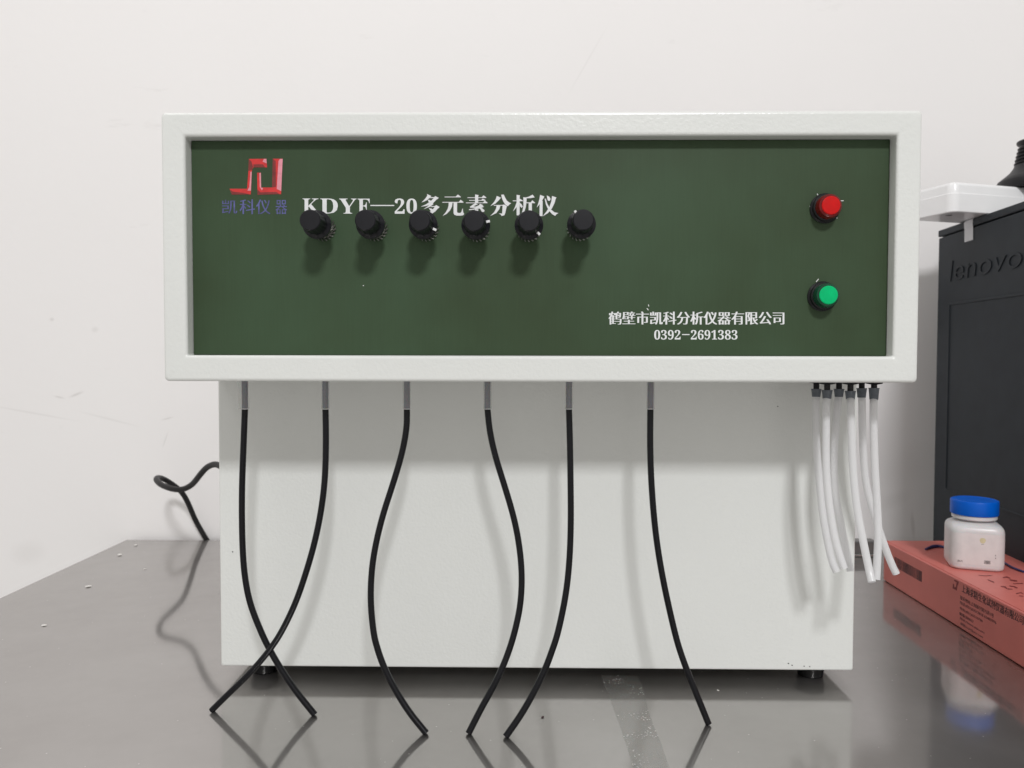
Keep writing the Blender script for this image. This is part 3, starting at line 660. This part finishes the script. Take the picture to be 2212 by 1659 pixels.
def bquad(bm, x0, x1, za, zb_): bm.faces.new([bm.verts.new(bp_(x, z)) for x, z in ((x0, za), (x1, za), (x1, zb_), (x0, zb_))])
yb = bmesh.new(); yb.faces.new([yb.verts.new(bp_(.0040 + .0031 * math.cos(t) , .0352 + (.0040 if math.sin(t) < 0 else .0022) * math.sin(t))) for t in [2 * math.pi * k / 20 for k in range(20)]])
o = obj('yellow_spot', yb, M_yellow); o.parent = bt
ib = bmesh.new(); u = .0060
while u < .0120:
    wd = rnd.choice((.0002, .0004)); bquad(ib, u, u + wd, .0085, .0125); u += wd + rnd.choice((.0002, .0004))
bquad(ib, .0025, .0055, .0300, .0303)
for zz in (.0152, .0181): bquad(ib, .0170, .0176, zz, zz + .0013)
glyphs('20L-PG', -.0215, -.0160, .0088, .0108, lambda u, v, l: bp_(u, v, l), bm=ib)
o = obj('label_print', ib, M_ink); o['kind'] = 'stuff'; o.parent = bt

# ------------------------------------------------------------------ computer tower
YF = 1.125; tx = at(2023.5, 700, YF); tdir = Vector((-.066, -1, 0)).normalized(); tn = Vector((0, 0, 1)).cross(tdir).normalized()
T0 = Vector((tx.x, YF, 0)); TH = at(2023.5, 512.8, YF).z; TT = at(2023.5, 498.5, YF).z
tw = thing('computer_tower', 'dark slate computer tower with embossed lenovo side panel behind the carton', 'computer', T0)
def tp(u, q, z): return T0 + tdir * u + tn * q + Vector((0, 0, z))
def tpart(o): o.parent = tw; o.matrix_parent_inverse = Matrix.Translation(-T0); return o
def tbox(u0, u1, q0, q1, z0, z1, bev=0, seg=2):
    b = bmesh.new(); vs = [b.verts.new(tp(u, q, z)) for u in (u0, u1) for q in (q0, q1) for z in (z0, z1)]
    for f in ((0, 1, 3, 2), (4, 6, 7, 5), (0, 4, 5, 1), (2, 3, 7, 6), (0, 2, 6, 4), (1, 5, 7, 3)): b.faces.new([vs[i] for i in f])
    fix(b)
    if bev: bmesh.ops.bevel(b, geom=b.edges[:], offset=bev, segments=seg, profile=.5, affect='EDGES')
    return b
TL = .395
tpart(obj('side_panel', tbox(.001, TL - .02, 0, .0105, .022, TH - .0016, .0012), M_tower))
tpart(obj('top_cover', tbox(0, TL, -.0008, .172, TH, TT, .0014), M_tower))
tpart(obj('case_body', tbox(.003, TL - .004, .011, .170, .012, TH - .0002, .001), M_tower))
tpart(obj('base_rail', tbox(.004, TL - .006, .004, .168, .0015, .020, .001), M_black))
def tside(px, py): p = onp(px, py, T0, tn); return ((p - T0).dot(tdir), p.z)
q0 = tside(2051, 655)
rim_b = bmesh.new(); U0, V1, U1, V0 = q0[0], q0[1], TL - .05, .10
outer = [(U0, V0), (U1, V0), (U1, V1), (U0, V1)]
def ins(d): return [(U0 + d, V0 + d), (U1 - d, V0 + d), (U1 - d, V1 - d), (U0 + d, V1 - d)]
rg = [[rim_b.verts.new(tp(u, -h, v)) for u, v in ins(d)] for d, h in ((0, -.0001), (.0004, .0012), (.0024, .0014), (.0036, .0002))]
for a, b in zip(rg, rg[1:]):
    for k in range(4): rim_b.faces.new((a[k], a[(k + 1) % 4], b[(k + 1) % 4], b[k]))
tpart(obj('panel_rib', fix(rim_b), M_tower))
# raised lettering
l0, l1 = tside(2052, 565), tside(2052, 605); r0, r1 = tside(2209, 547), tside(2209, 580)
def emboss(body, u0, u1, v0, v1, h):
    bm = glyphs(body, u0, u1, v0, v1, lambda u, v, l: tp(u, .0002, v), shear=.12, off=-.006)
    ext = bmesh.ops.extrude_face_region(bm, geom=bm.faces[:]); mv = [e for e in ext['geom'] if isinstance(e, bmesh.types.BMVert)]
    bmesh.ops.translate(bm, verts=mv, vec=-tn * h); bmesh.ops.recalc_face_normals(bm, faces=bm.faces[:]); return bm
tpart(obj('raised_lettering', emboss('lenovo', l0[0], r0[0], (l1[1] + r1[1]) / 2, l0[1], .0015), M_tower))
o = tside(2089, 476)
# white tape folded over the top edge of the tower
Z9 = zoomed(2700, 400, 2.3333)
a = tside(*Z9(1722, 985)); b = tside(*Z9(1793, 985)); zt0 = tside(*Z9(1757, 1070))[1]
tb = bmesh.new(); seq = [(-.0012, zt0), (-.0012, TT - .002), (-.0016, TT + .0003), (.0005, TT + .0009), (.022, TT + .0009)]
seq = [(-.0003, zt0), (-.0006, TH - .001), (-.0012, TH + .002), (-.0012, TT - .001), (.0006, TT + .0005), (.020, TT + .0005)]
for (qa, za), (qb, zb2) in zip(seq, seq[1:]):
    for th in (0, .0002): tb.faces.new([tb.verts.new(tp(u, q - th, z + (th if q > 0 else 0))) for u, q, z in ((a[0], qa, za), (b[0], qa, za), (b[0], qb, zb2), (a[0], qb, zb2))])
tag(obj('tape_strip', tb, M_tape), 'short strip of white tape stuck over the top edge of the dark computer tower', 'tape')

# ------------------------------------------------------------------ white power strip on the tower
hz0 = TT + .0012
hc = onz(2058, 457, hz0)
hub = thing('power_strip', 'white glossy plastic power strip overhanging the left top edge of the computer tower', 'power strip', hc, rz=R(17))
HH = (at(2058, 391.5, hc.y).z - hc.z)
def hub_b():
    rings = []; r = .010
    def rr(z, d):
        L_, D_ = .30, .066; out = []
        for cx, cy, a0 in ((L_ - r, D_ - r, 0), (r, D_ - r, 90), (r, r, 180), (L_ - r, r, 270)):
            for k in range(9): a = R(a0 + 90 * k / 8); out.append((cx + (r - d) * math.cos(a), cy + (r - d) * math.sin(a), z))
        return out
    for z, d in ((0, .0012), (.0010, 0), (HH * .62, 0), (HH * .64, .0006), (HH - .0035, .0012), (HH - .001, .0022), (HH, .0040)): rings.append(rr(z, d))
    return loft(rings)
o = obj('strip_housing', hub_b(), M_hub, sharp=28); o.parent = hub
ub = lathe([(0, -.0004), (.004, -.0004), (.004, .0002), (0, .0002)], 20); o = obj('base_screw', ub, M_darksteel); o.location = (.016, .022, 0); o.parent = hub

# ------------------------------------------------------------------ black ribbed boot standing on the strip
zt_ = hz0 + HH; bl = onz(2165, 398, zt_ + .001); yb_ = bl.y + .03
xc = at(2165, 398, yb_).x + .047
bt2 = thing('rubber_boot', 'black bell shaped rubber boot with ribbed neck standing on the white power strip', 'boot', (xc, yb_, zt_ + .0004))
zh = at(2200, 303, yb_).z - zt_
prof = [(0, 0), (.047, 0), (.0475, .001), (.0470, zh * .16), (.0462, zh * .19), (.0400, zh * .27), (.0335, zh * .36), (.0295, zh * .45), (.0275, zh * .52)]
o = obj('boot_bell', lathe(prof + [(0, zh * .52)], 72), M_black, sharp=40); o.parent = bt2
rb = [(0, zh * .50), (.0272, zh * .50)]; n = 5
for k in range(n):
    z = zh * (.52 + .37 * k / n); rb += [(.0262 - .0008 * k, z), (.0284 - .0009 * k, z + .0012), (.0284 - .0009 * k, z + .0024), (.0258 - .0008 * k, z + .0034)]
rb += [(.0225, zh * .90), (.0250, zh * .93), (.0262, zh * .96), (.0258, zh * .99), (.024, zh), (0, zh)]
o = obj('boot_neck', lathe(rb, 72), M_black, sharp=50); o.parent = bt2

# ------------------------------------------------------------------ film strip and crumbs on the bench
fq = [(1298, 1458), (1376, 1458), (1388, 1482), (1402, 1540), (1430, 1610), (1450, 1670), (1372, 1670), (1350, 1600), (1325, 1530)]
fbm = bmesh.new(); fbm.faces.new([fbm.verts.new(onz(x, y, .00025)) for x, y in fq]); 
m2 = M_film.node_tree; 
fs = obj('adhesive_film', fbm, M_film); tag(fs, 'clear strip of old adhesive film stuck to the bench in front of the analyzer', 'film')
def crumb(name, px, py, r, label, m=M_flake):
    bm = bmesh.new(); bmesh.ops.create_icosphere(bm, subdivisions=2, radius=r)
    rn = random.Random(int(px)); d = Vector((rn.uniform(-1, 1), rn.uniform(-1, 1), 0)).normalized()
    for v in bm.verts:
        v.co *= 1 + rn.uniform(-.18, .18); v.co += d * v.co.dot(d) * .5; v.co.z *= .38
    lo = min(v.co.z for v in bm.verts)
    o = obj(name, bm, m, sharp=20); o.location = onz(px, py, 0) + Vector((0, 0, -lo + .00005)); tag(o, label, 'crumb', 'small crumbs scattered on the bench')
crumb('plaster_crumb', 293.6, 1178.5, .0021, 'white crumb nearest the back left corner of the bench')
crumb('plaster_crumb', 258.5, 1200, .0025, 'white flattened crumb close to the slanting left bench edge')
crumb('plaster_crumb', 312.5, 1230, .0013, 'faint tiny white crumb just above the reflected cord loop')
crumb('plaster_crumb', 191, 1268, .0024, 'largest white crumb, midway along the left of the bench')
crumb('plaster_crumb', 95.3, 1352, .0018, 'white crumb nearest the left border of the photo, lowest of all')
crumb('plaster_crumb', 1551, 1492, .0008, 'tiny white crumb right of the rightmost black hose, under the housing')
crumb('dirt_crumb', 1172, 1550, .0010, 'tiny dark curved crumb right of the two black hose ends', M_ink)
